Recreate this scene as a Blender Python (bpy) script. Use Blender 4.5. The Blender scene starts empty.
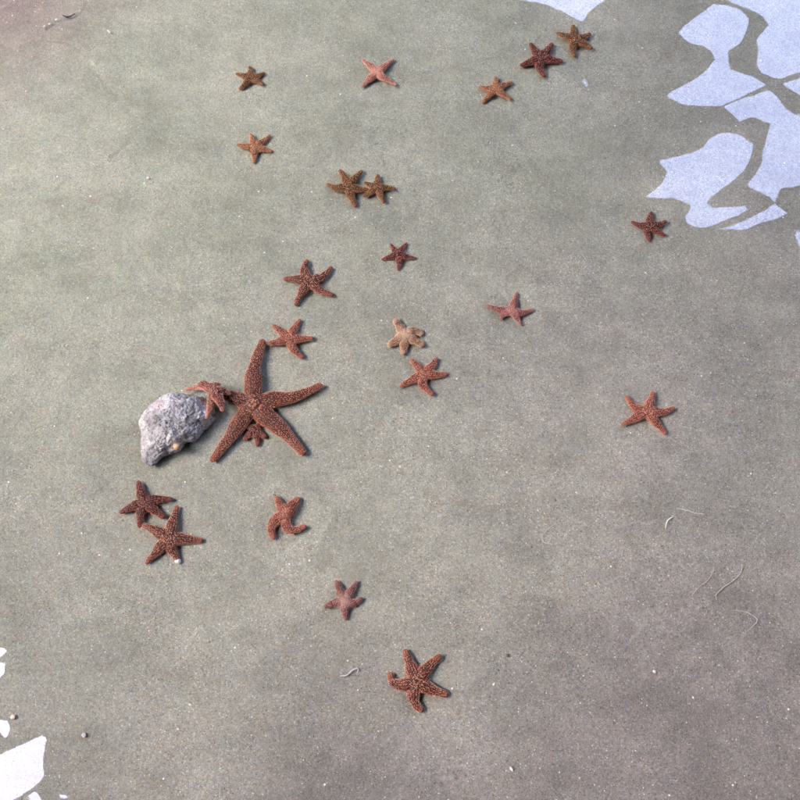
import bpy, bmesh, math, random
import numpy as np
from mathutils import Vector, noise
from mathutils.bvhtree import BVHTree

random.seed(7)
rng = np.random.default_rng(7)
S = bpy.context.scene
COL = S.collection
R = math.radians

# ------------------------------------------------------------------ camera
CAM = np.array([0.0, -0.30, 0.97])
TILT = R(17.5)
FOV = R(47.0)
WATER_Z = 0.0016
fwd = np.array([0.0, math.sin(TILT), -math.cos(TILT)])
upv = np.array([0.0, math.cos(TILT), math.sin(TILT)])
rgt = np.array([1.0, 0.0, 0.0])
TH = math.tan(FOV / 2)

def ray(px, py):
    return fwd + rgt * ((px - 400) / 400 * TH) + upv * ((400 - py) / 400 * TH)

def P(px, py, z=0.0):
    """the point of the plane at height z that the photograph shows at (px, py)"""
    d = ray(px, py)
    t = (z - CAM[2]) / d[2]
    return CAM + d * t

def to_px(xyz):
    v = xyz - CAM
    d = v @ fwd
    return (400 + (v @ rgt) / d / TH * 400), (400 - (v @ upv) / d / TH * 400)

cam = bpy.data.cameras.new('camera')
cam.angle = FOV
cam.sensor_fit = 'HORIZONTAL'
cam.clip_start = 0.01
cam.clip_end = 500
co = bpy.data.objects.new('camera', cam)
co.location = CAM
co.rotation_euler = (TILT, 0, 0)
COL.objects.link(co)
S.camera = co

# ------------------------------------------------------------------ helpers
def tag(o, label=None, cat=None, group=None, kind=None):
    if label: o['label'] = label
    if cat: o['category'] = cat
    if group: o['group'] = group
    if kind: o['kind'] = kind
    return o

def link(name, me, parent=None, mats=()):
    me.name = name
    for m in mats:
        me.materials.append(m)
    o = bpy.data.objects.new(name, me)
    COL.objects.link(o)
    if parent is not None:
        o.parent = parent
        o.matrix_parent_inverse = parent.matrix_world.inverted()
    return o

def mesh_np(verts, faces, smooth=True):
    me = bpy.data.meshes.new('m')
    verts = np.asarray(verts, dtype=np.float32); faces = np.asarray(faces, dtype=np.int32)
    k = faces.shape[1]
    me.vertices.add(len(verts)); me.vertices.foreach_set('co', verts.ravel())
    me.loops.add(faces.size); me.loops.foreach_set('vertex_index', faces.ravel())
    me.polygons.add(len(faces))
    me.polygons.foreach_set('loop_start', np.arange(0, faces.size, k, dtype=np.int32))
    me.polygons.foreach_set('use_smooth', np.full(len(faces), smooth))
    me.update(calc_edges=True)
    me.validate()
    return me

def grid_mesh(xs, ys, zfun):
    X, Y = np.meshgrid(xs, ys)
    Z = zfun(X, Y)
    v = np.stack([X.ravel(), Y.ravel(), Z.ravel()], 1)
    nx, ny = len(xs), len(ys)
    i = np.arange(nx * ny).reshape(ny, nx)
    f = np.stack([i[:-1, :-1].ravel(), i[:-1, 1:].ravel(), i[1:, 1:].ravel(), i[1:, :-1].ravel()], 1)
    return mesh_np(v, f), v

# node helpers
class NT:
    def __init__(self, name):
        self.m = bpy.data.materials.new(name); self.m.use_nodes = True
        self.t = self.m.node_tree
        self.t.nodes.clear()
        self.out = self.t.nodes.new('ShaderNodeOutputMaterial')
    def n(self, typ, **kw):
        nd = self.t.nodes.new(typ)
        for k, v in kw.items():
            if k in ('ins',):
                for kk, vv in v.items(): self.set(nd, kk, vv)
            else: setattr(nd, k, v)
        return nd
    def set(self, nd, key, val):
        if isinstance(val, bpy.types.NodeSocket): self.t.links.new(val, nd.inputs[key])
        else: nd.inputs[key].default_value = val
    def math(self, op, a, b=None, clamp=False):
        nd = self.n('ShaderNodeMath', operation=op, use_clamp=clamp)
        self.set(nd, 0, a)
        if b is not None: self.set(nd, 1, b)
        return nd.outputs[0]
    def mix(self, f, a, b, blend='MIX'):
        nd = self.n('ShaderNodeMix', data_type='RGBA', blend_type=blend)
        self.set(nd, 0, f); self.set(nd, 6, a); self.set(nd, 7, b)
        return nd.outputs[2]
    def ramp(self, f, pts):
        nd = self.n('ShaderNodeValToRGB')
        self.set(nd, 0, f)
        e = nd.color_ramp.elements
        while len(e) < len(pts): e.new(0.5)
        for q, (p, c) in zip(e, pts):
            q.position = p; q.color = (c if len(c) == 4 else (*c, 1)) if isinstance(c, tuple) else (c, c, c, 1)
        return nd.outputs[0]
    def noise(self, vec, scale, detail=3, rough=0.55, dim='3D'):
        nd = self.n('ShaderNodeTexNoise', noise_dimensions=dim)
        self.set(nd, 'Vector', vec); self.set(nd, 'Scale', scale); self.set(nd, 'Detail', detail); self.set(nd, 'Roughness', rough)
        return nd.outputs[0]
    def voro(self, vec, scale, feature='F1', rand=1.0):
        nd = self.n('ShaderNodeTexVoronoi', feature=feature)
        self.set(nd, 'Vector', vec); self.set(nd, 'Scale', scale); self.set(nd, 'Randomness', rand)
        return nd

def c4(r, g, b): return (r, g, b, 1.0)

# ------------------------------------------------------------------ light
SUN_AZ_X, SUN_AZ_Y = -0.995, 0.11       # light comes from the upper left of the picture
SUN_EL = R(45)
sky_str, SUN_STR, EXPO = 0.15, 0.84, 4.50
w = bpy.data.worlds.new('World'); S.world = w; w.use_nodes = True
nt = w.node_tree
bg = nt.nodes['Background']
sky = nt.nodes.new('ShaderNodeTexSky'); sky.sky_type = 'NISHITA'; sky.sun_disc = False
sky.sun_elevation = SUN_EL
sky.sun_rotation = math.atan2(SUN_AZ_X, SUN_AZ_Y)
sky.air_density = 1.9; sky.dust_density = 1.2; sky.ozone_density = 0.3
wb = nt.nodes.new('ShaderNodeVectorMath'); wb.operation = 'MULTIPLY'; wb.inputs[1].default_value = (1.16, 0.925, 1.07)   # the phone's cool mauve rendering of the sky
nt.links.new(sky.outputs[0], wb.inputs[0]); nt.links.new(wb.outputs[0], bg.inputs[0]); bg.inputs[1].default_value = sky_str
sl = bpy.data.lights.new('sun', 'SUN'); sl.energy = SUN_STR; sl.angle = R(28); sl.color = (1.0, 0.95, 0.88)
so = bpy.data.objects.new('sun', sl); COL.objects.link(so)
h_ = math.hypot(SUN_AZ_X, SUN_AZ_Y)
sd = Vector((SUN_AZ_X / h_ * math.cos(SUN_EL), SUN_AZ_Y / h_ * math.cos(SUN_EL), math.sin(SUN_EL)))
so.rotation_euler = sd.to_track_quat('Z', 'Y').to_euler()
S.view_settings.view_transform = 'Standard'; S.view_settings.look = 'None'
S.view_settings.gamma = 1; S.view_settings.use_curve_mapping = False
S.view_settings.exposure = EXPO
S.render.engine = 'CYCLES'
S.cycles.use_denoising = True
S.cycles.max_bounces = 6
S.cycles.sample_clamp_indirect = 4

# ------------------------------------------------------------------ sand
def vnoise(X, Y, sc, seed=0.0, oct=3):
    """cheap smooth value noise in numpy"""
    out = np.zeros_like(X); amp = 1.0; tot = 0
    for o in range(oct):
        r2 = np.random.default_rng(int(seed * 100) + o)
        T = r2.random((256, 256)) * 2 - 1
        u = X * sc * 2 ** o + 37.3 * (o + 1); v = Y * sc * 2 ** o + 11.7 * (o + 1)
        iu = np.floor(u).astype(int); iv = np.floor(v).astype(int)
        fu = u - iu; fv = v - iv
        fu = fu * fu * (3 - 2 * fu); fv = fv * fv * (3 - 2 * fv)
        a = T[iv % 256, iu % 256]; b = T[iv % 256, (iu + 1) % 256]
        c = T[(iv + 1) % 256, iu % 256]; d = T[(iv + 1) % 256, (iu + 1) % 256]
        out += amp * ((a * (1 - fu) + b * fu) * (1 - fv) + (c * (1 - fu) + d * fu) * fv)
        tot += amp; amp *= 0.5
    return out / tot

def sand_z(X, Y):
    ca, sa = math.cos(R(35)), math.sin(R(35))
    U = X * ca + Y * sa; V = -X * sa + Y * ca
    z = -0.0012 + 0.0016 * vnoise(U * 1.0, V * 2.2, 7, 1) + 0.0007 * vnoise(U, V, 26, 2) + 0.00035 * vnoise(X, Y, 90, 3, 2)
    # rings and scoops the starfish have left as they moved
    for (px, py, rx, dp, rim) in ((291, 520, 31, 0.0012, 0.0010), (253, 522, 14, 0.0012, 0.0), (512, 322, 24, 0.0016, 0.0008),
                                  (607, 300, 26, 0.0014, 0.0004), (560, 620, 22, 0.0022, 0.0004), (118, 158, 9, 0.001, 0.0008),
                                  (348, 678, 12, 0.0009, 0.0008), (520, 285, 16, 0.0010, 0.0010), (22, 18, 26, 0.0012, 0.0009),
                                  (620, 535, 40, 0.0014, 0.0003), (160, 610, 45, 0.0012, 0.0), (250, 670, 50, 0.0012, 0.0), (130, 465, 30, .0015, 0)):
        c = P(px, py); r = rx * 0.00108
        wob = 1 + 0.35 * vnoise(X, Y, 30, px, 2)
        d = np.hypot(X - c[0], (Y - c[1])) / r * wob
        z = z - dp * np.exp(-d ** 2 * 1.4) + rim * np.exp(-((d - 1.15) / 0.16) ** 2)
    for line, wd, dp in (([(545, 205), (570, 218), (597, 233)], .0022, .0010), ([(455, 470), (520, 462), (600, 480), (680, 468), (770, 490)], .004, .0007),
                         ([(640, 700), (700, 690), (765, 722)], .003, .0008), ([(130, 250), (190, 300), (238, 330)], .005, .0008), ([(48, 38), (66, 46), (80, 52)], .003, .0010),
                         ([(500, 600), (560, 602), (612, 615)], .004, .0010), ([(85, 60), (140, 130), (100, 170), (60, 185)], .004, .0006), ([(30, 225), (70, 215), (120, 190)], .003, .0007),
                         ([(600, 330), (640, 345), (700, 335), (790, 350)], .005, .0006), ([(240, 640), (300, 655), (350, 640)], .004, .0009), ([(415, 540), (470, 500), (540, 510)], .005, .0006)):
        q = np.array([P(*p_)[:2] for p_ in line]); dd = np.full(X.shape, 1e9)
        wx_ = X + 0.010 * vnoise(X, Y, 22, 31, 2); wy_ = Y + 0.010 * vnoise(X, Y, 22, 32, 2)
        for a_, b_ in zip(q[:-1], q[1:]):
            e_ = b_ - a_; t_ = np.clip(((wx_ - a_[0]) * e_[0] + (wy_ - a_[1]) * e_[1]) / (e_ @ e_), 0, 1)
            dd = np.minimum(dd, np.hypot(wx_ - a_[0] - t_ * e_[0], wy_ - a_[1] - t_ * e_[1]))
        z = z - dp * np.exp(-(dd / wd) ** 2) + dp * 0.5 * np.exp(-((dd - wd * 1.6) / wd) ** 2)
    # the starfish and the rock have settled into the sand a little
    for (px, py, rr_) in SETTLED:
        c = P(px, py); d = np.hypot(X - c[0], Y - c[1]) / (rr_ * .00108)
        z = z - 0.0007 * np.exp(-(d * (1 + 0.3 * vnoise(X, Y, 40, px, 2))) ** 4 * 0.8) 
    return np.minimum(z, WATER_Z - 0.0004)
SETTLED = [(250, 78, 15), (377, 73, 16), (254, 148, 16), (348, 188, 19), (377, 189, 16), (309, 281, 24), (399, 256, 16), (290, 339, 22), (405, 336, 18), (424, 374, 23),
           (253, 405, 52), (178, 425, 44), (144, 503, 24), (169, 538, 28), (344, 601, 19), (417, 681, 30), (541, 59, 20), (575, 40, 17), (495, 90, 17), (650, 226, 17), (511, 311, 22), (647, 411, 26)]

def axis(lo, hi, step, far):
    core = list(np.arange(lo, hi, step))
    out = [hi]; s = step
    while out[-1] < far: s *= 1.35; out.append(out[-1] + s)
    inn = [lo]; s = step
    while inn[-1] > -far: s *= 1.35; inn.append(inn[-1] - s)
    return np.array(inn[:0:-1] + core + out)

tl, tr, bl = P(0, 0), P(800, 0), P(0, 800)
xs = axis(tl[0] - .08, tr[0] + .08, 0.0018, 30)
ys = axis(bl[1] - .08, tl[1] + .08, 0.0018, 30)
sand_me, _ = grid_mesh(xs, ys, sand_z)

def sand_material():
    M = NT('wet_sand')
    tc = M.n('ShaderNodeTexCoord').outputs['Object']
    sep = M.n('ShaderNodeSeparateXYZ'); M.set(sep, 0, tc)
    # broad tones: grey-green algae film, mauve-grey sand, and lower-right shade painted in by position
    film = M.noise(tc, 3.2, 4, 0.6)
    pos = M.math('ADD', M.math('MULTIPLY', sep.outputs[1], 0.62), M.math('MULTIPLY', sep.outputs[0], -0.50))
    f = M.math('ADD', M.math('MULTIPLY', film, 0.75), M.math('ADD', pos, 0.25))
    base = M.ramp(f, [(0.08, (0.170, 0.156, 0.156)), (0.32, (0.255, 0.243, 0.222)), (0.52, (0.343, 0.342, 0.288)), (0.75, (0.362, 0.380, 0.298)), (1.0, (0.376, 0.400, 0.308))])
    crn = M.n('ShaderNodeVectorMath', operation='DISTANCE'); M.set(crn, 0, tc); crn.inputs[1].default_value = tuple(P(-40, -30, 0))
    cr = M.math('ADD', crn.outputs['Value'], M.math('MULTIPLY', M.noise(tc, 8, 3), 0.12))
    base = M.mix(M.ramp(cr, [(0.10, 1.0), (0.32, 0.0)]), base, c4(0.30, 0.235, 0.215))  # pinkish corner vignette painted into the sand colour
    blotch = M.ramp(M.noise(tc, 6.0, 6, 0.62), [(0.34, (0.91, 0.93, 0.89)), (0.50, (1, 1, 0.99)), (0.66, (1.08, 1.06, 1.06))])
    base = M.mix(1.0, base, blotch, 'MULTIPLY')
    # patches of darker, damper silt
    mp = M.n('ShaderNodeMapping'); M.set(mp, 0, tc); mp.inputs['Rotation'].default_value = (0, 0, R(-35)); mp.inputs['Scale'].default_value = (1, 2.0, 1)
    silt = M.ramp(M.noise(mp.outputs[0], 9.0, 5, 0.62), [(0.32, 0.84), (0.50, 0.99), (0.68, 1.10)])
    base = M.mix(1.0, base, silt, 'MULTIPLY')
    sm2 = M.ramp(M.noise(tc, 38.0, 4, 0.65), [(0.3, 0.88), (0.7, 1.09)])
    base = M.mix(1.0, base, sm2, 'MULTIPLY')
    # grains
    v1 = M.voro(tc, 980)
    sepc = M.n('ShaderNodeSeparateColor'); M.set(sepc, 0, v1.outputs['Color'])
    g1 = M.ramp(sepc.outputs[0], [(0.0, 0.46), (0.08, 0.84), (0.5, 1.0), (0.92, 1.10), (1.0, 1.75)])
    gs = M.math('ADD', M.math('MULTIPLY', M.noise(tc, 11, 4, 0.6), 1.6), M.math('MULTIPLY', pos, -0.9))
    gs = M.ramp(gs, [(0.45, 0.45), (1.05, 1.0)])
    base = M.mix(gs, base, M.mix(1.0, base, g1, 'MULTIPLY'))
    wn = M.noise(mp.outputs[0], 13.0, 4, 0.55)
    wisp = M.ramp(M.math('ABSOLUTE', M.math('SUBTRACT', wn, 0.52)), [(0.0, 1.0), (0.022, 0.0)])
    wisp = M.math('MULTIPLY', wisp, M.ramp(M.noise(tc, 5, 2), [(0.45, 0.0), (0.62, 0.16)]))
    base = M.mix(wisp, base, c4(0.62, 0.60, 0.55))
    v2 = M.voro(tc, 600)
    sep2 = M.n('ShaderNodeSeparateColor'); M.set(sep2, 0, v2.outputs['Color'])
    g2 = M.ramp(sep2.outputs[1], [(0.0, 0.84), (0.5, 1.0), (1.0, 1.14)])
    base = M.mix(1.0, base, g2, 'MULTIPLY')
    warm = M.ramp(sep2.outputs[2], [(0.0, (0.92, 0.99, 1.08)), (0.5, (1, 1, 1)), (1.0, (1.10, 0.99, 0.90))])
    base = M.mix(1.0, base, warm, 'MULTIPLY')
    # scattered white shell crumbs and black grains, a few pixels apart
    v3 = M.voro(tc, 210)
    sep3 = M.n('ShaderNodeSeparateColor'); M.set(sep3, 0, v3.outputs['Color'])
    near = M.math('LESS_THAN', v3.outputs['Distance'], M.math('MULTIPLY_ADD', sep3.outputs[1], 0.12) if False else 0.15)
    white = M.math('MULTIPLY', near, M.math('GREATER_THAN', sep3.outputs[0], 0.86))
    black = M.math('MULTIPLY', near, M.math('LESS_THAN', sep3.outputs[0], 0.045))
    v4 = M.voro(tc, 95)
    sep4 = M.n('ShaderNodeSeparateColor'); M.set(sep4, 0, v4.outputs['Color'])
    white2 = M.math('MULTIPLY', M.math('LESS_THAN', v4.outputs['Distance'], 0.10), M.math('GREATER_THAN', sep4.outputs[0], 0.93))
    base = M.mix(M.math('MULTIPLY', white, 0.75), base, c4(0.78, 0.76, 0.70))
    base = M.mix(white2, base, c4(0.82, 0.80, 0.74))
    base = M.mix(M.math('MULTIPLY', black, 0.8), base, c4(0.06, 0.055, 0.05))
    b = M.n('ShaderNodeBsdfPrincipled')
    M.set(b, 'Base Color', base); M.set(b, 'Roughness', 0.85)
    hgt = M.math('ADD', M.math('MULTIPLY', sepc.outputs[1], 0.6), M.math('MULTIPLY', M.noise(tc, 420, 3, 0.6), 1.2))
    hgt = M.math('ADD', hgt, M.math('MULTIPLY', M.noise(tc, 120, 3, 0.6), 1.2))
    hgt = M.math('ADD', hgt, M.math('MULTIPLY', M.noise(tc, 34, 5, 0.62), 4.0))
    bp = M.n('ShaderNodeBump'); M.set(bp, 'Height', hgt); M.set(bp, 'Distance', 0.0007); M.set(bp, 'Strength', 0.9)
    M.set(b, 'Normal', bp.outputs[0])
    M.t.links.new(b.outputs[0], M.out.inputs[0])
    return M.m
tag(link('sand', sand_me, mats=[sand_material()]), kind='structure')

# ------------------------------------------------------------------ canopy over the pool (added out of view to block light, seen only mirrored)
HR = 2.5
A = math.sqrt(0.5)
def uv(p): return (p[..., 0] + p[..., 1]) * A, (p[..., 0] * -A + p[..., 1] * A)   # u: to the upper right, v: to the upper left
cu = (CAM[0] + CAM[1]) * A
HC = CAM[2] - WATER_Z
def uflat(u): return u + (u - cu) * HR / HC
UE1 = uflat(uv(P(692, 118, WATER_Z))[0])
UE2 = uflat(uv(P(22, 745, WATER_Z))[0])
VE1, VE2 = 3.6, -5.0
def slab(u0, u1, v0, v1, z0, z1):
    pts = []
    for z in (z0, z1):
        for (u, v) in ((u0, v0), (u1, v0), (u1, v1), (u0, v1)):
            pts.append(((u - v) * A, (u + v) * A, z))
    f = [(0, 3, 2, 1), (4, 5, 6, 7), (0, 1, 5, 4), (1, 2, 6, 5), (2, 3, 7, 6), (3, 0, 4, 7)]
    return pts, f
M = NT('added_canopy_dark')
b = M.n('ShaderNodeBsdfPrincipled'); tc = M.n('ShaderNodeTexCoord').outputs['Object']
M.set(b, 'Base Color', M.ramp(M.noise(tc, 6, 4), [(0.3, (0.045, 0.05, 0.045)), (0.7, (0.065, 0.07, 0.06))])); M.set(b, 'Roughness', 0.9)
M.t.links.new(b.outputs[0], M.out.inputs[0])
def slabs(boxes):
    V_, F_ = [], []
    for bx_ in boxes:
        p_, f_ = slab(*bx_); F_ += [tuple(i + len(V_) for i in q) for q in f_]; V_ += p_
    return mesh_np(V_, F_, False)
SLAT_W = 0.088
# made-up roof; its three openings are shaped to steer sun, fill and reflections
U0, U1 = -4.0, 6.0
W1, W2 = UE1 + 1.15, UE2 - 0.4
z0, z1 = HR + WATER_Z, HR + WATER_Z + 0.05
V0, V1 = -4.5, 5.0
SL = -2.9                                # stepped opening cut for the sun, under slats added to dim it
rows_ = [(V0, -0.75, [(U0, U1)]), (-0.75, 0.05, [(U0, UE1), (W1, U1)]), (0.05, 1.3, [(U0, W2), (UE2, UE1), (W1, U1)]),
         (1.3, 1.5, [(U0, UE1), (W1, U1)]), (1.5, 1.75, [(U0, SL), (-1.2, UE1), (W1, U1)]), (1.75, 1.9, [(U0, SL), (-0.85, UE1), (W1, U1)]),
         (1.9, 2.04, [(U0, SL), (-0.85, U1)]), (2.04, 3.5, [(U0, SL), (-0.5, U1)]), (3.5, V1, [(U0, U1)])]
bxs = [(ua, ub, va, vb, z0, z1) for va, vb, us in rows_ for ua, ub in us]
for k in range(14):
    va = 1.51 + k * 0.14
    ue = -1.2 if va + SLAT_W < 1.75 else (-0.85 if va + SLAT_W < 2.04 else -0.5)
    bxs.append((SL, ue - 0.003, va, va + SLAT_W, z0 + 0.01, z1 - 0.01))
tag(link('added_canopy', slabs(bxs), mats=[M.m]), kind='structure')
M = NT('added_wall_dark')  # unseen walls added to keep sky fill off the sand
b = M.n('ShaderNodeBsdfPrincipled'); tc = M.n('ShaderNodeTexCoord').outputs['Object']
M.set(b, 'Base Color', M.ramp(M.noise(tc, 2, 5), [(0.3, (0.10, 0.10, 0.095)), (0.7, (0.14, 0.135, 0.13))])); M.set(b, 'Roughness', 0.9)
M.t.links.new(b.outputs[0], M.out.inputs[0])
for nm, box in (('added_wall_right', (U1 + .003, U1 + .2, V0, V1, -.1, z1 - .01)), ('added_wall_left', (U0 - .2, U0 - .003, V0, V1, -.1, z1 - .01)),
                ('added_wall_front', (U0, U1, V0 - .2, V0 - .003, -.1, z1 - .01)), ('added_wall_back', (U0, U1, V1 + .003, V1 + .2, -.1, z1 - .01))):
    tag(link(nm, slabs([box]), mats=[M.m]), kind='structure')

# ------------------------------------------------------------------ water with ripples
POLY = [
 [(713.8,4),(697.6,16),(678,32.5),(689.4,42.3),(704,45.5),(712,51.4),(716,59.2),(707.3,70),(694.3,79.7),(666.7,95),(681.3,103.4),(704,105.7),(720.3,106.3),(739.8,97.6),(765.9,84.6),(752.8,77.4),(730,70),(728.5,61.8),(727.5,50.4),(739.8,43.9),(746.3,30.9),(749,19.5),(739.8,9.8),(726.8,5.9)],
 [(724,-2),(736,3.5),(749.6,9.1),(762.6,15.6),(769,24.4),(761,34),(757,40.7),(759.3,50.4),(756.7,63.4),(761,71.5),(769,75.4),(778.9,78.7),(800,72.2),(850,58),(850,-50),(700,-50)],
 [(782.8,83.9),(795,79.7),(820,74),(820,100),(798,94),(790,87.8)],
 [(723.6,106.7),(739.8,100),(769,90.4),(777.2,97.6),(783.7,107.3),(795,115.4),(799,113.8),(840,125),(840,172),(798.4,185.4),(782,188.6),(777.2,195),(775.6,203.3),(788.6,213),(772.4,221),(756,224.4),(746.3,230.2),(730,229.9),(715.4,229.6),(739.8,222.8),(762.6,211.4),(774.4,203.3),(769,196.7),(756,191.9),(746.3,185.4),(756,172.4),(763.6,162.6),(762.6,152.8),(767.5,136.6),(770.7,122.9),(764.2,122),(759.3,118.7),(752.8,116.4),(739.8,121),(734,113.8)],
 [(730,132.7),(717,134),(707.3,139.8),(702.4,148),(684.6,154.5),(657.9,160),(666.7,172.4),(661.8,183.7),(643.9,197.7),(674.8,199),(689.4,204.2),(690.4,209.8),(683.9,216.3),(686.2,224.4),(700.8,228.3),(717,224.4),(736.6,216.3),(748,209.8),(746.3,205.5),(730,206.5),(713.8,207.2),(706.7,203.3),(712.2,196.7),(730,183.7),(744.7,170.7),(751.2,156),(752.8,144.7),(743,138)],
 [(793.5,233.5),(830,215),(850,275),(799,263),(800,248)],
 [(505,-30),(515,-2),(521,0),(550,5.4),(583,21.6),(586.5,13.5),(596,6),(606.5,-2),(625,-30)],
 [(585,78),(588,85),(587.6,88.8),(582,83)],
 [(-20,645),(0,647),(5.6,647.5),(7.2,650.4),(3.4,655.5),(0,656.7),(-25,662)],
 [(-15,661),(5,663),(5.6,668.4),(3.4,675),(-5,680),(-25,672)],
 [(-5,719),(7.9,719.5),(11.7,728),(5.6,738.6),(0,731.4),(-15,725)],
 [(-20,762),(0,755),(20,746),(42.8,734),(48,739),(43.9,752.8),(42.8,777.5),(33.8,786.5),(13.5,799),(0,812),(-30,835)],
 [(29,795.5),(35,792),(39.4,797.8),(42,808),(32,803)],
 [(57.4,794.4),(67,794.4),(67,798.4),(60.7,797.8)],
]
def chaikin(p):
    out = []
    for i in range(len(p)):
        a, b_ = np.array(p[i]), np.array(p[(i + 1) % len(p)])
        out += [a * .93 + b_ * .07, a * .07 + b_ * .93]
    return np.array(out)

def sdf(px, py):
    """distance in pixels inside (positive) or outside the nearest patch"""
    best = np.full(px.shape, -1e9)
    for poly in POLY:
        q = chaikin(poly)
        n = len(q)
        inside = np.zeros(px.shape, bool); d2 = np.full(px.shape, 1e18)
        for i in range(n):
            a, b_ = q[i], q[(i + 1) % n]
            e = b_ - a; L = e @ e + 1e-12
            t = np.clip(((px - a[0]) * e[0] + (py - a[1]) * e[1]) / L, 0, 1)
            d2 = np.minimum(d2, (px - a[0] - t * e[0]) ** 2 + (py - a[1] - t * e[1]) ** 2)
            if a[1] != b_[1]:
                c = ((a[1] > py) != (b_[1] > py)) & (px < (b_[0] - a[0]) * (py - a[1]) / (b_[1] - a[1]) + a[0])
                inside ^= c
        d = np.sqrt(d2) * np.where(inside, 1, -1)
        best = np.maximum(best, d)
    return best

def water_axis(lo, hi, fine, far):
    out = [lo]
    while out[-1] < hi:
        x = out[-1]
        s = 0.0011 if any(a <= x <= b_ for a, b_ in fine) else 0.006
        out.append(x + s)
    s = 0.006; r_ = []
    x = out[-1]
    while x < far: s *= 1.4; x += s; r_.append(x)
    s = 0.006; l_ = []; x = lo
    while x > -far: s *= 1.4; x -= s; l_.append(x)
    return np.array(l_[::-1] + out + r_)
c = lambda px, py: P(px, py, WATER_Z)
wx = water_axis(tl[0] - .05, tr[0] + .05, [(bl[0] - .03, c(75, 800)[0]), (c(640, 230)[0] - .01, tr[0] + .02), (c(505, 0)[0], c(625, 0)[0])], 30)
wy = water_axis(bl[1] - .05, tl[1] + .05, [(bl[1] - .02, c(0, 640)[1]), (c(0, 280)[1], tl[1] + .02)], 30)
water_me, wv = grid_mesh(wx, wy, lambda X, Y: np.full_like(X, WATER_Z))
wpx, wpy = to_px(wv)
vis = (wpx > -60) & (wpx < 860) & (wpy > -60) & (wpy < 860)
ui, vi = uv(wv)
Uf = uflat(ui)
gf = np.where(ui > 0.0, Uf - UE1, UE2 - Uf)          # how far past the canopy's edge a flat surface would mirror
dist = np.full(len(wv), -60.0)
near = vis & (((wpx > 480) & (wpy < 300)) | ((wpx < 110) & (wpy > 600)))
jit = 1.3 * vnoise(wv[:, 0], wv[:, 1], 130, 5, 4)
dist[near] = sdf(wpx[near], wpy[near]) + jit[near] * 0.9
s = np.clip(dist * 0.0011, -0.02, 0.02) * 3.6
tgt = np.where(dist > 0, np.maximum(gf, s), np.minimum(gf, s))
tgt = np.where(vis, tgt, gf)
shift = (tgt - gf) * np.where(ui > 0.0, 1, -1) + 0.10 * vnoise(wv[:, 0], wv[:, 1], 9, 6, 2) * (np.abs(tgt) > 0.3)
d = wv - CAM; d /= np.linalg.norm(d, axis=1)[:, None]
hit = wv + np.stack([d[:, 0], d[:, 1], -d[:, 2]], 1) / (-d[:, 2])[:, None] * HR
hit[:, 0] += shift * A; hit[:, 1] += shift * A
r_ = hit - wv; r_ /= np.linalg.norm(r_, axis=1)[:, None]
nn = r_ - d; nn /= np.linalg.norm(nn, axis=1)[:, None]
at = water_me.attributes.new('ripple', 'FLOAT_VECTOR', 'POINT')
at.data.foreach_set('vector', nn.astype(np.float32).ravel())
M = NT('clear_water')
ra = M.n('ShaderNodeAttribute', attribute_name='ripple')
nz = M.n('ShaderNodeVectorMath', operation='NORMALIZE'); M.set(nz, 0, ra.outputs['Vector'])
fr = M.n('ShaderNodeFresnel'); M.set(fr, 'Normal', nz.outputs[0])
IOR = 1.55
gm = M.n('ShaderNodeNewGeometry')          # the same share of light passes in both directions, as through a thin film on sand
M.set(fr, 'IOR', M.math('ADD', IOR, M.math('MULTIPLY', gm.outputs['Backfacing'], 1 / IOR - IOR)))
gl = M.n('ShaderNodeBsdfGlossy'); gl.inputs['Roughness'].default_value = 0.0; gl.inputs['Color'].default_value = (1, 1, 1, 1); M.set(gl, 'Normal', nz.outputs[0])
tp = M.n('ShaderNodeBsdfTransparent'); tp.inputs['Color'].default_value = (0.985, 0.995, 0.985, 1)
mx = M.n('ShaderNodeMixShader'); M.set(mx, 0, fr.outputs[0])
M.t.links.new(tp.outputs[0], mx.inputs[1]); M.t.links.new(gl.outputs[0], mx.inputs[2]); M.t.links.new(mx.outputs[0], M.out.inputs[0])
tag(link('water', water_me, mats=[M.m]), kind='structure')

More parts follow.
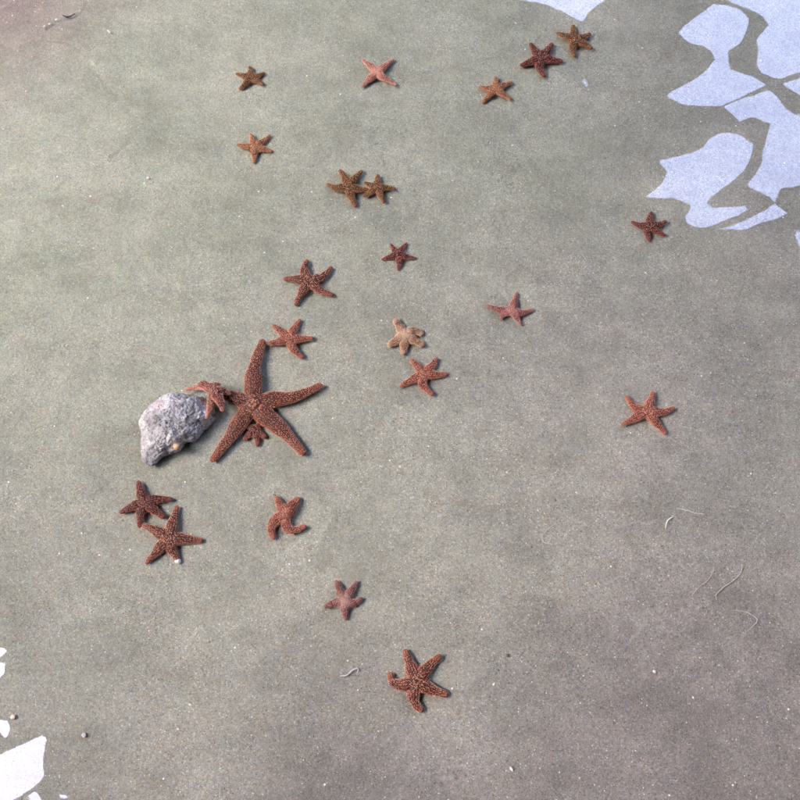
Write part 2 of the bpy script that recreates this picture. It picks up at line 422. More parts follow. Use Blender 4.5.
# ------------------------------------------------------------------ rock
RO = [(275,215),(330,200),(400,196),(470,200),(530,205),(600,222),(650,280),(678,340),(680,400),(645,440),(600,482),(560,530),(520,562),(470,580),(440,592),(415,625),(395,655),(350,668),(300,682),(262,715),(225,745),(170,768),(135,755),(108,728),(97,680),(95,620),(80,540),(75,450),(88,410),(110,365),(140,320),(170,285),(215,245)]
rc = P(174, 423, 0.006)
def rock_mesh():
    pts = [P(130 + x / 8, 370 + y / 8, 0.006) for x, y in RO]
    ang = np.array([math.atan2(p[1] - rc[1], p[0] - rc[0]) for p in pts]); rad = np.array([math.hypot(p[0] - rc[0], p[1] - rc[1]) for p in pts])
    o = np.argsort(ang); ang, rad = ang[o], rad[o]
    NTH, NR = 300, 110
    th = np.linspace(-math.pi, math.pi, NTH, endpoint=False)
    rr = np.interp(th, np.r_[ang[-1] - 2 * math.pi, ang, ang[0] + 2 * math.pi], np.r_[rad[-1], rad, rad[0]])
    rr = (np.roll(rr, 1) + rr * 2 + np.roll(rr, -1)) / 4
    V = [(rc[0], rc[1], 0.031)]
    for k in range(1, NR):
        t = k / (NR - 1)                       # 0 top .. 1 bottom
        if t < 0.8:
            q = math.sin(t / 0.8 * math.pi / 2); z = 0.006 + 0.026 * (1 - q ** 3.0) ** 0.75
        else:
            q = 1 - 0.35 * ((t - 0.8) / 0.2) ** 1.5; z = 0.006 - 0.012 * (t - 0.8) / 0.2
        for i in range(NTH):
            x = rc[0] + math.cos(th[i]) * rr[i] * q; y = rc[1] + math.sin(th[i]) * rr[i] * q
            zz = z
            if z > 0.006:                       # a ridge from the lower left to the upper right, tail lower
                l = ((x - rc[0]) * 0.62 + (y - rc[1]) * 0.78)
                m = ((x - rc[0]) * 0.78 - (y - rc[1]) * 0.62)
                zz = 0.006 + (z - 0.006) * (1.0 - 0.35 * min(1, max(0, (-l - 0.008) / 0.03))) * (1 - 0.18 * min(1, max(-1, m / 0.03)))
            V.append((x, y, zz))
    F = []
    for i in range(NTH):
        F.append((0, 1 + i, 1 + (i + 1) % NTH))
    tri = F; quads = []
    for k in range(NR - 2):
        a = 1 + k * NTH
        for i in range(NTH):
            j = (i + 1) % NTH
            quads.append((a + i, a + NTH + i, a + NTH + j, a + j))
    me = bpy.data.meshes.new('rock')
    me.from_pydata(V, [], [tuple(t) for t in tri] + quads)
    me.validate(); me.update()
    nrm = [v.normal.copy() for v in me.vertices]
    for v, n in zip(me.vertices, nrm):
        p = v.co * 1000
        d = 2.6 * (noise.fractal(p * 0.055, 0.9, 2.0, 3)) 
        rg = noise.ridged_multi_fractal(p * 0.10 + Vector((5, 3, 9)), 0.9, 2.1, 4, 1.0, 2.0)
        d -= 1.5 * max(0, rg - 1.0)
        d += 0.65 * noise.noise(p * 0.42)
        d += 0.42 * noise.noise(p * 0.9)
        vo = noise.voronoi(p * 0.30)[0]
        d -= 1.3 * max(0, 0.36 - vo[0]) / 0.36 * (1 if noise.noise(p * 0.09) > -0.12 else 0.25)
        v.co += n * d * 0.001
    me.polygons.foreach_set('use_smooth', [True] * len(me.polygons)); me.update()
    return me
rock_me = rock_mesh()
M = NT('pitted_grey_stone')
tc = M.n('ShaderNodeTexCoord').outputs['Object']
f = M.noise(tc, 55, 5, 0.65)
base = M.ramp(f, [(0.32, (0.22, 0.22, 0.225)), (0.47, (0.40, 0.40, 0.39)), (0.62, (0.67, 0.665, 0.64))])
wv_ = M.n('ShaderNodeTexNoise'); M.set(wv_, 'Vector', tc); M.set(wv_, 'Scale', 160.0)
va_ = M.n('ShaderNodeVectorMath', operation='MULTIPLY_ADD'); M.set(va_, 0, wv_.outputs['Color']); va_.inputs[1].default_value = (.006, .006, .006); M.set(va_, 2, tc)
v = M.voro(va_.outputs[0], 300)
pit = M.ramp(v.outputs['Distance'], [(0.10, 0.14), (0.30, 0.9), (0.6, 1.05)])
pm = M.ramp(M.noise(tc, 70, 2, 0.5), [(0.38, 0.0), (0.52, 1.0)])
base = M.mix(pm, base, M.mix(1.0, base, pit, 'MULTIPLY'))
base = M.mix(1.0, base, M.ramp(M.noise(tc, 700, 3, 0.7), [(0.3, 0.72), (0.7, 1.25)]), 'MULTIPLY')
pk = M.n('ShaderNodeVectorMath', operation='DISTANCE'); M.set(pk, 0, tc); pk.inputs[1].default_value = tuple(P(158, 407, 0.028))
base = M.mix(M.ramp(pk.outputs['Value'], [(0.0, 0.6), (0.006, 0.5), (0.012, 0.0)]), base, c4(0.62, 0.50, 0.50))
b = M.n('ShaderNodeBsdfPrincipled'); M.set(b, 'Base Color', base); M.set(b, 'Roughness', 0.7)
bp = M.n('ShaderNodeBump'); M.set(bp, 'Distance', 0.0010); M.set(bp, 'Strength', 0.9)
M.set(bp, 'Height', M.math('ADD', M.math('MULTIPLY', pit, 0.7), M.noise(tc, 450, 4, 0.7)))
M.set(b, 'Normal', bp.outputs[0]); M.t.links.new(b.outputs[0], M.out.inputs[0])
rock = link('rock', rock_me, mats=[M.m])
tag(rock, 'pale lavender grey pitted rock lying on the sand', 'rock')
rock_bvh = BVHTree.FromPolygons([v.co.copy() for v in rock_me.vertices], [tuple(p.vertices) for p in rock_me.polygons])
def rock_top(x, y):
    h = rock_bvh.ray_cast(Vector((x, y, 0.2)), Vector((0, 0, -1)))
    return h[0].z if h[0] is not None else 0.0

# ------------------------------------------------------------------ small stones and crumbs
def pebble(name, px, py, z, rad, flat, col, label, cat, group=None, parent=None, seed=0, stretch=1.0, rot=0.0):
    bm = bmesh.new(); bmesh.ops.create_icosphere(bm, subdivisions=3, radius=1)
    p0 = P(px, py, z)
    for v in bm.verts:
        n = v.co.copy()
        k = 1 + 0.28 * noise.noise(n * 1.1 + Vector((seed * 3.1, 0, seed))) + 0.10 * noise.noise(n * 3 + Vector((seed, 7, 0)))
        x, y, zz = n.x * k * rad * stretch, n.y * k * rad, n.z * k * rad * flat
        v.co = (p0[0] + x * math.cos(rot) - y * math.sin(rot), p0[1] + x * math.sin(rot) + y * math.cos(rot), z + zz)
    me = bpy.data.meshes.new(name); bm.to_mesh(me); bm.free()
    me.polygons.foreach_set('use_smooth', [True] * len(me.polygons))
    M = NT(name + '_stone'); tc = M.n('ShaderNodeTexCoord').outputs['Object']
    b = M.n('ShaderNodeBsdfPrincipled'); M.set(b, 'Roughness', 0.5)
    M.set(b, 'Base Color', M.mix(M.noise(tc, 500, 3), c4(*[q * 0.75 for q in col]), c4(*[min(.9, q * 1.15) for q in col])))
    M.t.links.new(b.outputs[0], M.out.inputs[0])
    o = link(name, me, parent, [M.m])
    if parent is None: tag(o, label, cat, group)
    return o
pz = rock_top(*P(173.5, 446, 0.016)[:2])
pebble('embedded_pebble', 176.3, 446.5, pz + 0.0012, 0.0034, 0.8, (0.62, 0.40, 0.22), None, None, parent=rock, seed=2, stretch=1.2, rot=R(60))['label'] = 'orange tan pebble lodged in the lower edge of the rock'
pebble('pebble', 13, 717, 0.0014, 0.0026, 0.45, (0.74, 0.64, 0.50), 'tiny cream pebble on the sand just above the lower left reflection', 'pebble', seed=3)
pebble('pebble', 84, 735, 0.0012, 0.0024, 0.42, (0.58, 0.55, 0.50), 'tiny dull beige pebble on bare sand right of the lower left reflection', 'pebble', seed=4)
pebble('pebble', 178, 561, 0.0024, 0.0026, 0.8, (0.80, 0.79, 0.74), 'tiny white stone touching the lower arm tip of a starfish', 'pebble', seed=5, stretch=1.3)
pebble('shell_fragment', 109, 31.5, 0.0018, 0.0012, 0.6, (0.82, 0.81, 0.76), 'thin white shell sliver on the sand near the upper left corner', 'shell fragment', seed=6, stretch=2.6, rot=R(-50))
pebble('shell_fragment', 511.5, 769, 0.0018, 0.0012, 0.6, (0.80, 0.79, 0.74), 'small white shell chip on the darker sand near the bottom edge', 'shell fragment', seed=8, stretch=2.2, rot=R(-60))
pebble('pebble', 507.5, 655.5, 0.0018, 0.0015, 0.7, (0.10, 0.09, 0.08), 'tiny black pebble on sand to the right of the lowest starfish', 'pebble', seed=9)
pebble('pebble', 148, 178, 0.0015, 0.0015, 0.5, (0.78, 0.74, 0.66), 'tiny pale pebble alone on the upper left sand', 'pebble', seed=10, stretch=1.4)
pebble('pebble', 654.5, 671.5, 0.0018, 0.0016, 0.6, (0.75, 0.73, 0.68), 'tiny pale pebble alone on the mauve sand at lower right', 'pebble', seed=11, stretch=1.1)

# ------------------------------------------------------------------ threads and twig
def tube(name, pts, rad, col, label, cat, group=None, rough=0.5, z=0.0016, lump=0.0):
    rad *= 1.1
    P3 = [Vector(P(x, y, z)) for x, y in pts]
    Q = []
    n = len(P3)
    for i in range(n - 1):
        a, b_, c_, d_ = P3[max(i - 1, 0)], P3[i], P3[i + 1], P3[min(i + 2, n - 1)]
        for k in range(6):
            t = k / 6
            Q.append(0.5 * ((2 * b_) + (c_ - a) * t + (2 * a - 5 * b_ + 4 * c_ - d_) * t * t + (3 * b_ - 3 * c_ + d_ - a) * t ** 3))
    Q.append(P3[-1])
    V, F = [], []
    m = len(Q); K = 6
    for i, q in enumerate(Q):
        tn = (Q[min(i + 1, m - 1)] - Q[max(i - 1, 0)]).normalized()
        sd_ = tn.cross(Vector((0, 0, 1))).normalized()
        r_ = rad * (0.35 + 0.65 * math.sin(math.pi * (0.08 + 0.84 * i / (m - 1)))) * (1 + max(lump, 0.3) * random.uniform(-1, 1))
        q = q + Vector((random.uniform(-1, 1), random.uniform(-1, 1), 0)) * 0.0003
        for k in range(K):
            a = 2 * math.pi * k / K
            V.append(q + sd_ * (math.cos(a) * r_) + Vector((0, 0, 1)) * (math.sin(a) * r_))
    for i in range(m - 1):
        for k in range(K):
            F.append((i * K + k, (i + 1) * K + k, (i + 1) * K + (k + 1) % K, i * K + (k + 1) % K))
    F += [tuple(range(K))[::-1], tuple((m - 1) * K + k for k in range(K))]
    me = bpy.data.meshes.new(name); me.from_pydata(V, [], F); me.validate(); me.update()
    me.polygons.foreach_set('use_smooth', [True] * len(me.polygons))
    M = NT(name + '_fibre'); tc = M.n('ShaderNodeTexCoord').outputs['Object']
    b = M.n('ShaderNodeBsdfPrincipled'); M.set(b, 'Roughness', rough)
    M.set(b, 'Base Color', M.mix(M.noise(tc, 300, 2), c4(*[q * 0.8 for q in col]), c4(*col)))
    M.t.links.new(b.outputs[0], M.out.inputs[0])
    return tag(link(name, me, None, [M.m]), label, cat, group)
TH_G = 'pale threads drifting over the sand'
tube('thread', [(665.5, 528.5), (666.5, 523), (669, 519), (673, 517)], 0.0006, (0.80, 0.80, 0.78), 'short bright white curved thread on the sand at right', 'thread', TH_G)
tube('thread', [(692, 595), (699, 587), (706, 582), (712, 574), (714, 566)], 0.00034, (0.50, 0.50, 0.47), 'thin pale slanting thread, left one of the long pair at lower right', 'thread', TH_G)
tube('thread', [(717, 600), (716, 595), (724, 587), (734, 580), (741, 572), (742, 564)], 0.0004, (0.52, 0.52, 0.48), 'thin pale bent thread, right one of the long pair at lower right', 'thread', TH_G)
tube('thread', [(733, 610), (746, 612), (755, 617), (757, 621), (752, 627), (745, 633)], 0.00036, (0.52, 0.50, 0.48), 'hook shaped pale thread nearest the right edge', 'thread', TH_G)
tube('thread', [(556, 523), (548, 529), (542, 536), (544, 542), (552, 544)], 0.00042, (0.52, 0.53, 0.52), 'faint grey curled thread left of the bright white thread', 'thread', TH_G)
tube('thread', [(676, 508), (686, 510), (696, 513), (704, 514)], 0.00032, (0.72, 0.70, 0.67), 'faint short thread just above the bright white thread', 'thread', TH_G)
tube('thread', [(340, 676), (347, 675), (353, 670), (358, 668.5), (357, 673)], 0.00075, (0.62, 0.60, 0.60), 'whitish scrap of thread left of the lowest starfish', 'thread', TH_G)
tube('thread', [(112, 160), (117, 157), (120, 153), (122, 151)], 0.0005, (0.60, 0.59, 0.54), 'short pale thread on the upper left sand', 'thread', TH_G)
tube('twig', [(62.5, 15.2), (66, 16.6), (70, 16.4), (75, 13.5)], 0.0009, (0.05, 0.035, 0.055), 'small dark twig on the sand in the upper left corner', 'twig', rough=0.7, lump=0.25)
for i, (a, b_) in enumerate((((43, 27), (46, 25.5)), ((48, 24.5), (51, 23)), ((54, 20.5), (58, 18.5)))):
    pebble('shell_fragment', (a[0] + b_[0]) / 2, (a[1] + b_[1]) / 2, 0.0018, 0.0011, 0.6, (0.82, 0.80, 0.75),
           ['white shell crumb farthest below the dark twig', 'middle one of the three white shell crumbs by the dark twig', 'white shell crumb closest to the dark twig'][i],
           'shell fragment', 'shell crumbs beside the twig', seed=20 + i, stretch=1.6, rot=R(35))

# ------------------------------------------------------------------ starfish
def star_material(name, dark, midtone, pale, mid_amt, margin_amt, tip_amt):
    M = NT(name)
    tc = M.n('ShaderNodeTexCoord').outputs['Object']
    at = M.n('ShaderNodeAttribute', attribute_name='arm')      # x: along the arm, y: across, z: nearness to the disc's centre
    sp = M.n('ShaderNodeSeparateXYZ'); M.set(sp, 0, at.outputs['Vector'])
    v = M.voro(tc, 620)
    cell = M.ramp(v.outputs['Distance'], [(0.12, 1.0), (0.5, 0.0)])
    f = M.math('ADD', M.math('MULTIPLY', cell, 0.45), M.math('MULTIPLY', M.noise(tc, 160, 4, 0.65), 0.75))
    base = M.ramp(f, [(0.35, dark), (0.75, midtone)])  # darker and lighter tones of the skin itself
    mott = M.noise(tc, 90, 3, 0.6)
    mg = M.math('MULTIPLY', M.ramp(sp.outputs[1], [(0.62, 0.0), (0.95, 1.0)]), margin_amt)
    base = M.mix(M.math('MULTIPLY', mg, M.ramp(mott, [(0.3, 0.5), (0.6, 1.0)])), base, c4(*pale))
    tpn = M.math('MULTIPLY', M.ramp(sp.outputs[0], [(0.72, 0.0), (1.0, 1.0)]), tip_amt)
    base = M.mix(tpn, base, c4(*pale))
    md = M.math('MULTIPLY', sp.outputs[2], mid_amt)
    base = M.mix(md, base, c4(*[q * 0.92 for q in pale]))
    b = M.n('ShaderNodeBsdfPrincipled'); M.set(b, 'Base Color', base); M.set(b, 'Roughness', 0.55); M.set(b, 'Specular IOR Level', 0.3)
    bp = M.n('ShaderNodeBump'); M.set(bp, 'Distance', 0.0005); M.set(bp, 'Strength', 0.8); M.set(bp, 'Height', f)
    M.set(b, 'Normal', bp.outputs[0])
    M.t.links.new(b.outputs[0], M.out.inputs[0])
    return M.m
def bead_material(name, col):
    M = NT(name); tc = M.n('ShaderNodeTexCoord').outputs['Object']
    b = M.n('ShaderNodeBsdfPrincipled'); M.set(b, 'Roughness', 0.5); M.set(b, 'Specular IOR Level', 0.35)
    M.set(b, 'Base Color', M.ramp(M.noise(tc, 260, 3, 0.6), [(0.35, tuple(q * 0.55 for q in col)), (0.62, tuple(col))]))
    M.t.links.new(b.outputs[0], M.out.inputs[0])
    return M.m

def tone(name, dark, midtone, pale, bead_, mid_, mar_, tip_):
    g = lambda c_: (min(.85, c_[0] * 1.04), c_[1] * 0.96, c_[2] * 0.86)
    dark, midtone, pale, bead_ = g(dark), g(midtone), g(pale), g(bead_)
    return (star_material(name + '_skin', dark, midtone, pale, mid_, mar_, tip_), bead_material(name + '_spines', bead_))
TONE = {
 'blush':  tone('blush',  (0.10, 0.030, 0.024), (0.34, 0.12, 0.085), (0.66, 0.34, 0.27), (0.80, 0.52, 0.42), 0.0, 0.95, 0.9),
 'deep':   tone('deep', (0.050, 0.014, 0.009), (0.20, 0.060, 0.036), (0.42, 0.15, 0.10), (0.70, 0.40, 0.29), 0.0, 0.45, 0.4),
 'brick':  tone('brick',  (0.050, 0.014, 0.009), (0.20, 0.062, 0.036), (0.42, 0.16, 0.105), (0.74, 0.45, 0.33), 0.0, 0.55, 0.5),
 'russet': tone('russet', (0.050, 0.012, 0.007), (0.21, 0.058, 0.032), (0.44, 0.16, 0.10), (0.66, 0.36, 0.25), 0.0, 0.60, 0.4),
 'maroon': tone('maroon', (0.034, 0.008, 0.007), (0.13, 0.030, 0.022), (0.36, 0.11, 0.075), (0.56, 0.27, 0.20), 0.0, 0.50, 0.5),
 'brown':  tone('brown',  (0.045, 0.019, 0.007), (0.19, 0.085, 0.030), (0.44, 0.19, 0.095), (0.60, 0.37, 0.18), 0.0, 0.55, 0.5),
 'orange': tone('orange', (0.11, 0.042, 0.016), (0.36, 0.165, 0.075), (0.54, 0.28, 0.16), (0.72, 0.46, 0.29), 0.35, 0.65, 0.6),
 'coral':  tone('coral',  (0.095, 0.026, 0.018), (0.31, 0.105, 0.066), (0.52, 0.22, 0.155), (0.74, 0.42, 0.31), 0.25, 0.65, 0.6),
 'pink':   tone('pink',   (0.20, 0.07, 0.050), (0.44, 0.18, 0.13), (0.66, 0.36, 0.29), (0.78, 0.52, 0.43), 0.9, 0.95, 0.8),
 'rose':   tone('rose',   (0.085, 0.024, 0.024), (0.27, 0.095, 0.085), (0.47, 0.23, 0.21), (0.66, 0.40, 0.36), 0.85, 0.6, 0.8),
 'mauve':  tone('mauve',  (0.070, 0.020, 0.020), (0.21, 0.070, 0.060), (0.38, 0.25, 0.23), (0.58, 0.36, 0.32), 1.0, 0.35, 0.5),
 'tan':    tone('tan',    (0.11, 0.048, 0.022), (0.33, 0.175, 0.09), (0.56, 0.44, 0.32), (0.76, 0.56, 0.42), 0.9, 1.0, 0.8),
}
_ico = bmesh.new(); bmesh.ops.create_icosphere(_ico, subdivisions=1, radius=1)
IV = np.array([v.co[:] for v in _ico.verts]); IF = np.array([[v.index for v in f.verts] for f in _ico.faces]); _ico.free()

def starfish(center, arms, wpx, tone, label, voxel=0.00042, bead=0.00045, step=0.00140, rows=(-84, -54, -26, 0, 26, 54, 84), hgt=0.85, taper=0.5, zc=None, disc=1.1, group='starfish scattered over the sand', density=0.9):
    """center px; arms: lists of px points from the disc outwards (third value = height in metres); wpx = arm half-width at its thickest, px"""
    mm = 0.00108
    rb = wpx * mm * (1.0 if wpx > 8 else 1.28)
    z0 = max(0.42 * rb, 0.0017) if zc is None else zc
    def PP(q, z_default):
        z = q[2] if len(q) > 2 else z_default
        return P(q[0], q[1], z)
    C = PP(center, z0)
    S_all = []                               # centre-line samples: position, radius, s, tangent
    V, F = [], []
    K = 14
    for ai, arm in enumerate(arms):
        wf = 1.0
        if isinstance(arm, tuple): arm, wf = arm
        pts = [C] + [PP(q, z0 * (0.95 if i == len(arm) - 1 else 1)) for i, q in enumerate(arm)]
        if len(pts) == 2:                     # every arm bends a little
            e = pts[1] - pts[0]
            perp = np.array([-e[1], e[0], 0])
            pts.insert(1, pts[0] + e * 0.55 + perp * random.uniform(-0.07, 0.07))
        n = len(pts); Q = []
        for i in range(n - 1):
            a, b_, c_, d_ = pts[max(i - 1, 0)], pts[i], pts[i + 1], pts[min(i + 2, n - 1)]
            for k in range(10):
                t = k / 10
                Q.append(0.5 * ((2 * b_) + (c_ - a) * t + (2 * a - 5 * b_ + 4 * c_ - d_) * t * t + (3 * b_ - 3 * c_ + d_ - a) * t ** 3))
        Q.append(pts[-1]); Q = np.array(Q)
        L = np.r_[0, np.cumsum(np.linalg.norm(np.diff(Q, axis=0), axis=1))]
        tot = L[-1]
        ns = max(10, int(tot / 0.0011))
        ss = np.linspace(0, 1, ns)
        Q = np.stack([np.interp(ss * tot, L, Q[:, k]) for k in range(3)], 1)
        rad = rb * wf * (0.80 + 0.22 * np.sin(np.pi * np.clip(ss / 0.62, 0, 1))) * (1 - taper * ss ** 1.7)
        rad *= 1 + 0.05 * np.sin(ss * 19 + ai * 2)
        endr = rad[-1]
        back = np.clip((1 - ss) * tot / endr, 0, 1)          # round off the tip
        rad = rad * np.sqrt(np.clip(1 - (1 - back) ** 2, 0.06, 1))
        T = np.gradient(Q, axis=0); T /= np.linalg.norm(T, axis=1)[:, None]
        base = len(V)
        for i in range(ns):
            sdv = np.cross(T[i], [0, 0, 1.0]); sdv /= np.linalg.norm(sdv); up = np.cross(sdv, T[i])
            for k in range(K):
                a = 2 * math.pi * k / K
                vz = math.sin(a); vz = vz * hgt if vz > 0 else vz * 0.55
                V.append(Q[i] + sdv * math.cos(a) * rad[i] + up * vz * rad[i])
        for i in range(ns - 1):
            for k in range(K):
                F.append((base + i * K + k, base + i * K + (k + 1) % K, base + (i + 1) * K + (k + 1) % K, base + (i + 1) * K + k))
        F.append(tuple(base + k for k in range(K))[::-1]); F.append(tuple(base + (ns - 1) * K + k for k in range(K)))
        S_all.append((Q, rad, ss, T, tot))
    base = len(V); dr = rb * disc                           # the disc
    for i in range(1, 9):
        ph = math.pi * i / 9
        for k in range(18):
            a = 2 * math.pi * k / 18
            z = math.cos(ph); z = z * hgt * 0.95 if z > 0 else z * 0.5
            V.append(C + np.array([math.cos(a) * math.sin(ph) * dr, math.sin(a) * math.sin(ph) * dr, z * dr]))
    for i in range(7):
        for k in range(18):
            F.append((base + i * 18 + k, base + (i + 1) * 18 + k, base + (i + 1) * 18 + (k + 1) % 18, base + i * 18 + (k + 1) % 18))
    F.append(tuple(base + k for k in range(18))); F.append(tuple(base + 7 * 18 + k for k in range(18))[::-1])
    me = bpy.data.meshes.new('starfish'); me.from_pydata([tuple(v) for v in V], [], F); me.update()
    tmp = bpy.data.objects.new('tmp', me); COL.objects.link(tmp)
    rm = tmp.modifiers.new('r', 'REMESH'); rm.mode = 'VOXEL'; rm.voxel_size = voxel; rm.adaptivity = 0
    sm = tmp.modifiers.new('s', 'SMOOTH'); sm.iterations = 4; sm.factor = 0.6
    dg = bpy.context.evaluated_depsgraph_get()
    m2 = bpy.data.meshes.new_from_object(tmp.evaluated_get(dg))
    bpy.data.objects.remove(tmp); bpy.data.meshes.remove(me)
    nv = len(m2.vertices); co_ = np.empty(nv * 3, np.float32); m2.vertices.foreach_get('co', co_); co_ = co_.reshape(-1, 3).astype(float)
    nf = len(m2.polygons); lv = np.empty(len(m2.loops), np.int32); m2.loops.foreach_get('vertex_index', lv); faces = lv.reshape(-1, 4)
    # per-vertex arm coordinates
    AQ = np.concatenate([s_[0] for s_ in S_all]); AR = np.concatenate([s_[1] for s_ in S_all]); AS = np.concatenate([s_[2] for s_ in S_all])
    bestd = np.full(nv, 1e9); idx = np.zeros(nv, int)
    for i in range(len(AQ)):
        dd = np.hypot(co_[:, 0] - AQ[i, 0], co_[:, 1] - AQ[i, 1]) 
        dd = dd + np.abs(co_[:, 2] - AQ[i, 2]) * 0.3
        m_ = dd < bestd; bestd[m_] = dd[m_]; idx[m_] = i
    lat = np.hypot(co_[:, 0] - AQ[idx, 0], co_[:, 1] - AQ[idx, 1]) / np.maximum(AR[idx], rb * 0.3)
    dc = np.hypot(co_[:, 0] - C[0], co_[:, 1] - C[1])
    mid = np.exp(-(dc / (rb * 1.5)) ** 2)
    attr = np.stack([AS[idx], np.clip(lat, 0, 1), mid], 1)
    # gentle lumps
    # spines, seated on the surface
    bvh = BVHTree.FromPolygons([Vector(q) for q in co_], [tuple(int(j) for j in q) for q in faces])
    BV, BF, BA = [], [], []
    def put(p, s_, l_, scale=1.0):
        loc, nrm_, _i, _d = bvh.find_nearest(Vector(p))
        if loc is None: return
        r1 = bead * scale * random.uniform(0.75, 1.2)
        M_ = np.array(nrm_.to_track_quat('Z', 'Y').to_matrix())
        loc = np.array(loc) + np.array(nrm_) * r1 * 0.25
        BV.append((IV * np.array([r1, r1, r1 * 1.25])) @ M_.T + loc); BA.append((s_, l_))
    for (Q, rad, ss, T, tot) in S_all:
        stp = step
        ncol = max(4, int(tot / stp))
        for ri, row in enumerate(rows):
            for k in range(ncol):
                if random.random() > density: continue
                t = (k + (0.5 if ri % 2 else 0) + random.uniform(-0.25, 0.25)) / ncol
                if not 0.02 < t < 1.0: continue
                i = min(int(t * (len(Q) - 1)), len(Q) - 1)
                if ri % 2 and t > (0.80 if wpx < 8 else 0.88): continue
                a = R(90 - row - random.uniform(-6, 6))
                sdv = np.cross(T[i], [0, 0, 1.0]); sdv /= np.linalg.norm(sdv); up = np.cross(sdv, T[i])
                dv = sdv * math.cos(a) + up * math.sin(a) * hgt
                hl = bvh.ray_cast(Vector(Q[i]), Vector(dv), 0.03)
                if hl[0] is None: continue
                q = np.array(hl[0])
                if (q - Q[i]) @ (q - Q[i]) > (rad[i] * 1.7) ** 2: continue
                if t * tot < rb * 0.75: continue
                # skip places swallowed by the disc or by another arm
                put(q, t, abs(row) / 90, (1.25 if ri in (0, len(rows) - 1) else 1.0) * (1.0 if t < 0.8 else 0.85))
    for k in range(int(14 * (rb / 0.0035) ** 2 * 1.2)):
        a = random.uniform(0, 2 * math.pi); r_ = dr * math.sqrt(random.random()) * 0.9
        put(C + np.array([math.cos(a) * r_, math.sin(a) * r_, dr]), 0, 0.2)
    nb = len(BV)
    allv = np.concatenate([co_] + BV); bf = (IF[None] + (nv + np.arange(nb) * len(IV))[:, None, None]).reshape(-1, 3)
    origin = np.array([C[0], C[1], 0.0 if zc is None else C[2] - rb * 0.5])
    me = bpy.data.meshes.new('starfish')
    allv = (allv - origin).astype(np.float32)
    loops = np.concatenate([faces.ravel(), bf.ravel()]).astype(np.int32)
    ls = np.concatenate([np.arange(nf) * 4, nf * 4 + np.arange(len(bf)) * 3]).astype(np.int32)
    me.vertices.add(len(allv)); me.vertices.foreach_set('co', allv.ravel())
    me.loops.add(len(loops)); me.loops.foreach_set('vertex_index', loops)
    me.polygons.add(len(ls)); me.polygons.foreach_set('loop_start', ls)
    me.polygons.foreach_set('use_smooth', np.ones(len(ls), bool))
    skin, beadm = TONE[tone]
    me.materials.append(skin); me.materials.append(beadm)
    me.polygons.foreach_set('material_index', np.concatenate([np.zeros(nf, np.int32), np.ones(len(bf), np.int32)]))
    me.update(calc_edges=True)
    av = np.concatenate([attr, np.repeat(np.array([(s_, l_, 0) for s_, l_ in BA]), len(IV), axis=0)]).astype(np.float32)
    at_ = me.attributes.new('arm', 'FLOAT_VECTOR', 'POINT'); at_.data.foreach_set('vector', av.ravel())
    bpy.data.meshes.remove(m2)
    o = bpy.data.objects.new('starfish', me); COL.objects.link(o); o.location = origin
    tag(o, label, 'starfish', group)
    return o

SF = starfish
SF((249.5, 78), [[(249.5, 66)], [(265, 72.5)], [(264, 85)], [(239, 89.5)], [(235.5, 73.5)]], 3.3, 'brown', 'small brown starfish highest on the left side', hgt=0.8)
SF((376.8, 73), [[(370, 66), (361.5, 58.5)], [(385, 66), (394, 58.5)], [(385, 79), (397, 85.5)], [(370, 79), (361, 87.5)]], 3.9, 'pink', 'pale pink starfish showing four arms in an X shape', disc=0.75, taper=0.68)
SF((254, 147.5), [[(250, 133.5)], [(270.5, 135)], [(273, 152)], [(253.5, 163.5)], [(236.5, 144.5)]], 3.4, 'orange', 'small orange coral starfish below the small brown starfish at upper left')
SF((348, 187.5), [[(339, 169.5)], [(362.5, 170.5)], [(369, 189.5)], [(351.5, 198), (356, 207.5)], [(336, 188), (326.5, 184)]], 4.0, 'brown', 'larger dark brown starfish of the touching pair near the top centre')
SF((377, 188.5), [[(378.5, 174)], [(395.5, 189)], [(384, 203.5)], [(363, 197)], [(363.5, 182.5)]], 3.3, 'brown', 'smaller dark brown starfish of the touching pair near the top centre', zc=0.0026)
SF((309, 281), [[(304, 270), (307.5, 259.5)], [(322, 277), (332, 266.5)], [(321, 291), (334, 295.5)], [(295, 306)], [(283, 279)]], 4.3, 'brick', 'medium reddish starfish directly above the one touching the big starfish')
SF((398.8, 255.3), [[(390.3, 243)], [(407.3, 242.5)], [(416.5, 258)], [(398, 271)], [(381, 259.8)]], 3.3, 'maroon', 'small dark maroon starfish with neat pointed arms in the upper centre', taper=0.75)
SF((289.5, 339.3), [[(300.5, 319)], [(300, 339), (313.5, 338)], [(294, 350), (303.5, 358.5)], [(279, 342), (266.5, 343.5)], [(272.5, 325)]], 4.0, 'coral', 'coral starfish just above the big starfish and touching its upper arm tip')
SF((405, 335.5), [[(400, 328), (394.5, 318.5)], [(396, 341), (387.5, 346)], [(404, 345), (403, 355)], [(415, 341), (424.5, 346)], [(414, 331), (423.5, 335)]], 4.3, 'tan', 'tan starfish with whitish edges and two arms folded together, in the centre', taper=0.3)
SF((423.8, 374), [[(431, 367), (437.5, 357.5)], [(435, 375), (447.5, 374)], [(422.5, 385), (433.5, 395.5)], [(399, 386.5)], [(417, 366), (410, 359)]], 4.0, 'coral', 'coral red starfish with a pale centre, right below the tan one')
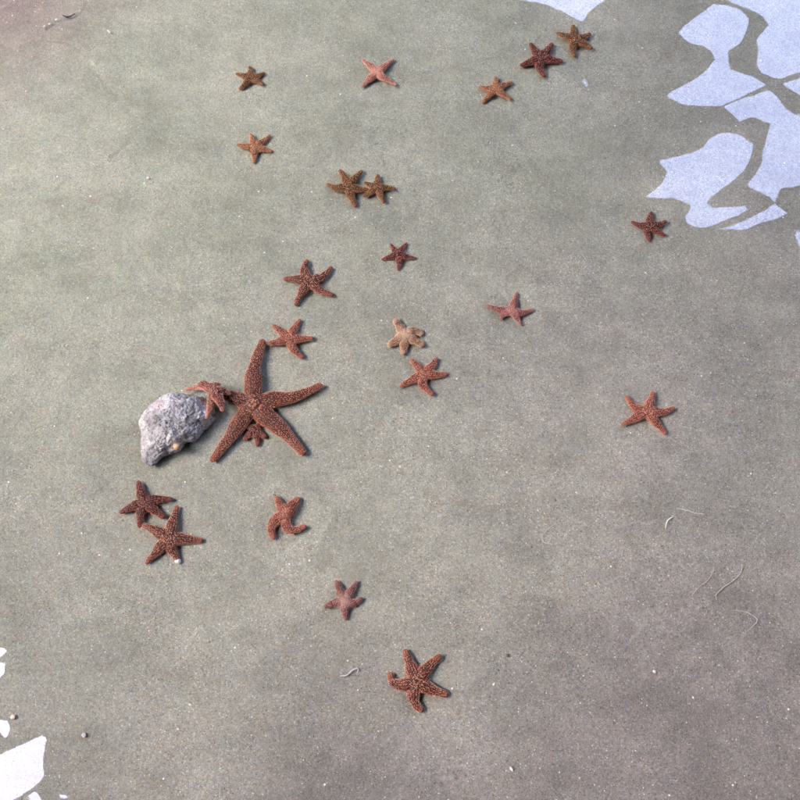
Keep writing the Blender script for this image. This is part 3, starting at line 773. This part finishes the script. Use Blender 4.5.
big = SF((253.4, 405), [([(253, 388), (254.8, 366), (263.3, 339)], 1.0), ([(270, 400), (294, 397), (322.5, 384.5)], .88), ([(265, 416), (283, 431), (305, 455)], 1.02), ([(243, 418), (233, 433), (211, 462)], .95), ([(240, 400, .006), (226, 395, .009), (214, 392, .016), (207, 391, .022)], .8)],
         10.0, 'deep', 'very large brick red starfish beside the rock', voxel=0.0007, bead=0.00051, step=0.0016, rows=(-84, -70, -52, -35, -18, 0, 18, 35, 52, 70, 84), hgt=0.72, taper=0.56, group='starfish by the rock', density=0.86)
SF((254.5, 430), [[(243.3, 440.5)], [(257.5, 447)], [(266.5, 438.5)], [(246, 424)], [(262, 424)]], 3.4, 'maroon', 'small dark red starfish mostly hidden beneath the big starfish', group='starfish by the rock', hgt=0.7)
# the one that climbs the rock
def onrock(px, py, lift=0.0022, lo=0.004):
    z = 0.02
    for _ in range(12):
        p = P(px, py, z); z = 0.5 * z + 0.5 * (max(rock_top(p[0], p[1]), lo) + lift)
    return (px, py, z)
SF(onrock(214.5, 393, 0.0065, 0.017), [[onrock(204, 385.5, .004, .016), onrock(195, 387.5), onrock(184, 390.5, .002)], [onrock(212, 401, .004), onrock(209.5, 409, .003), onrock(206, 419, .002)],
   [(220, 401, .021), (223, 412, .014)], [(222, 391, .020), (231, 394.5, .015)], [(213, 386, .020), (221, 384, .012)]], 4.4, 'blush', 'pinkish starfish climbing over the edge of the rock', zc=0.02, group='starfish by the rock', hgt=0.8, taper=0.68)
SF((143.6, 502.8), [[(141, 493), (138, 480.5)], [(156, 499.5), (172.5, 499.5)], [(153, 509), (165, 518.5)], [(141, 514), (139.3, 528)], [(132, 507), (119.3, 513)]], 4.2, 'maroon', 'dark red starfish below the rock, upper left of its touching pair')
SF((169.3, 538.5), [[(173, 522), (177.3, 505.5)], [(185, 539), (203, 541)], [(172, 550), (178.5, 561)], [(158, 550), (145.5, 564)], [(154, 530), (141.5, 524.5)]], 5.0, 'brick', 'brown red starfish below the rock, lower right of its touching pair', taper=0.62, zc=0.0026)
SF((285.5, 515.5), [[(281, 506), (275, 496.5)], ([(292, 506), (299.5, 497.5)], 1.25), ([(287, 527), (295, 530), (306.5, 526)], 0.9), [(277, 519), (271, 528), (274, 540)]], 4.6, 'coral', 'coral starfish with curled arms in the faint sand ring below the big starfish', taper=0.45, disc=1.15)
SF((344.3, 600.8), [[(340, 591), (335.8, 580)], [(351, 591), (357.5, 581)], [(354, 603), (362.3, 597.5)], [(345.5, 620.5)], [(323.5, 607.3)]], 3.7, 'mauve', 'dull red starfish with a greyish mauve centre near the lower middle')
SF((417, 681.5), [[(411, 667), (404.5, 649)], [(428, 667), (441.3, 655)], [(432, 690), (448.3, 695)], [(413.5, 692), (415, 703), (423, 712)], [(402, 685), (393, 682), (389.5, 672)]], 5.2, 'brick', 'brick red starfish lowest in the picture', taper=0.5, voxel=0.0005)
SF((541, 58.5), [[(535, 51), (530, 43)], [(547, 51), (552.5, 43)], [(551, 60), (563, 61.5)], [(539.5, 68), (545, 77)], [(531, 62), (520, 66)]], 4.5, 'maroon', 'dark maroon starfish, middle one of the diagonal three at the top right')
SF((575, 39.5), [[(573.5, 25)], [(582, 38), (591, 33.5)], [(582, 43), (592.5, 49)], [(572.5, 49), (575, 57.5)], [(567, 37), (556.5, 33)]], 4.0, 'brown', 'brown orange starfish, uppermost of the diagonal three at the top right')
SF((495, 89.6), [[(496, 76.5)], [(512.8, 81.5)], [(511.5, 100)], [(482, 103)], [(478.5, 86.5)]], 3.6, 'orange', 'small pale orange starfish, lowest of the diagonal three at the top right')
SF((649.7, 225.5), [[(651.8, 211.5)], [(658, 225), (667, 221)], [(656, 231), (665.5, 236)], [(647, 233), (650, 242)], [(641, 226), (631, 221.5)]], 3.5, 'maroon', 'small dark maroon starfish just below the upper right sky reflections')
SF((510.5, 311), [[(514, 303), (516.8, 291.5)], [(521, 313), (534.5, 309)], ([(516, 317), (521.5, 326)], .8), ([(503, 315), (500, 320)], .9), [(499, 310), (485.3, 304.3)]], 3.7, 'rose', 'rosy starfish partly sunk into the sand right of centre', zc=0.0014, taper=0.75)
SF((647, 411), [[(651, 400), (653, 391)], [(662, 412), (675, 407.5)], [(656, 423), (666.5, 435)], [(635, 418), (621.3, 425)], [(635, 408), (625.5, 395.5)]], 4.3, 'coral', 'slender armed coral starfish farthest out on the right side', taper=0.6)
# the big one's sieve plate
p0 = P(261.3, 405.6, 0.010)
pb = pebble('sieve_plate', 261.3, 405.6, 0.0100, 0.0017, 0.6, (0.60, 0.06, 0.03), None, None, parent=big, seed=30)
pb['label'] = 'bright red spot on the disc'
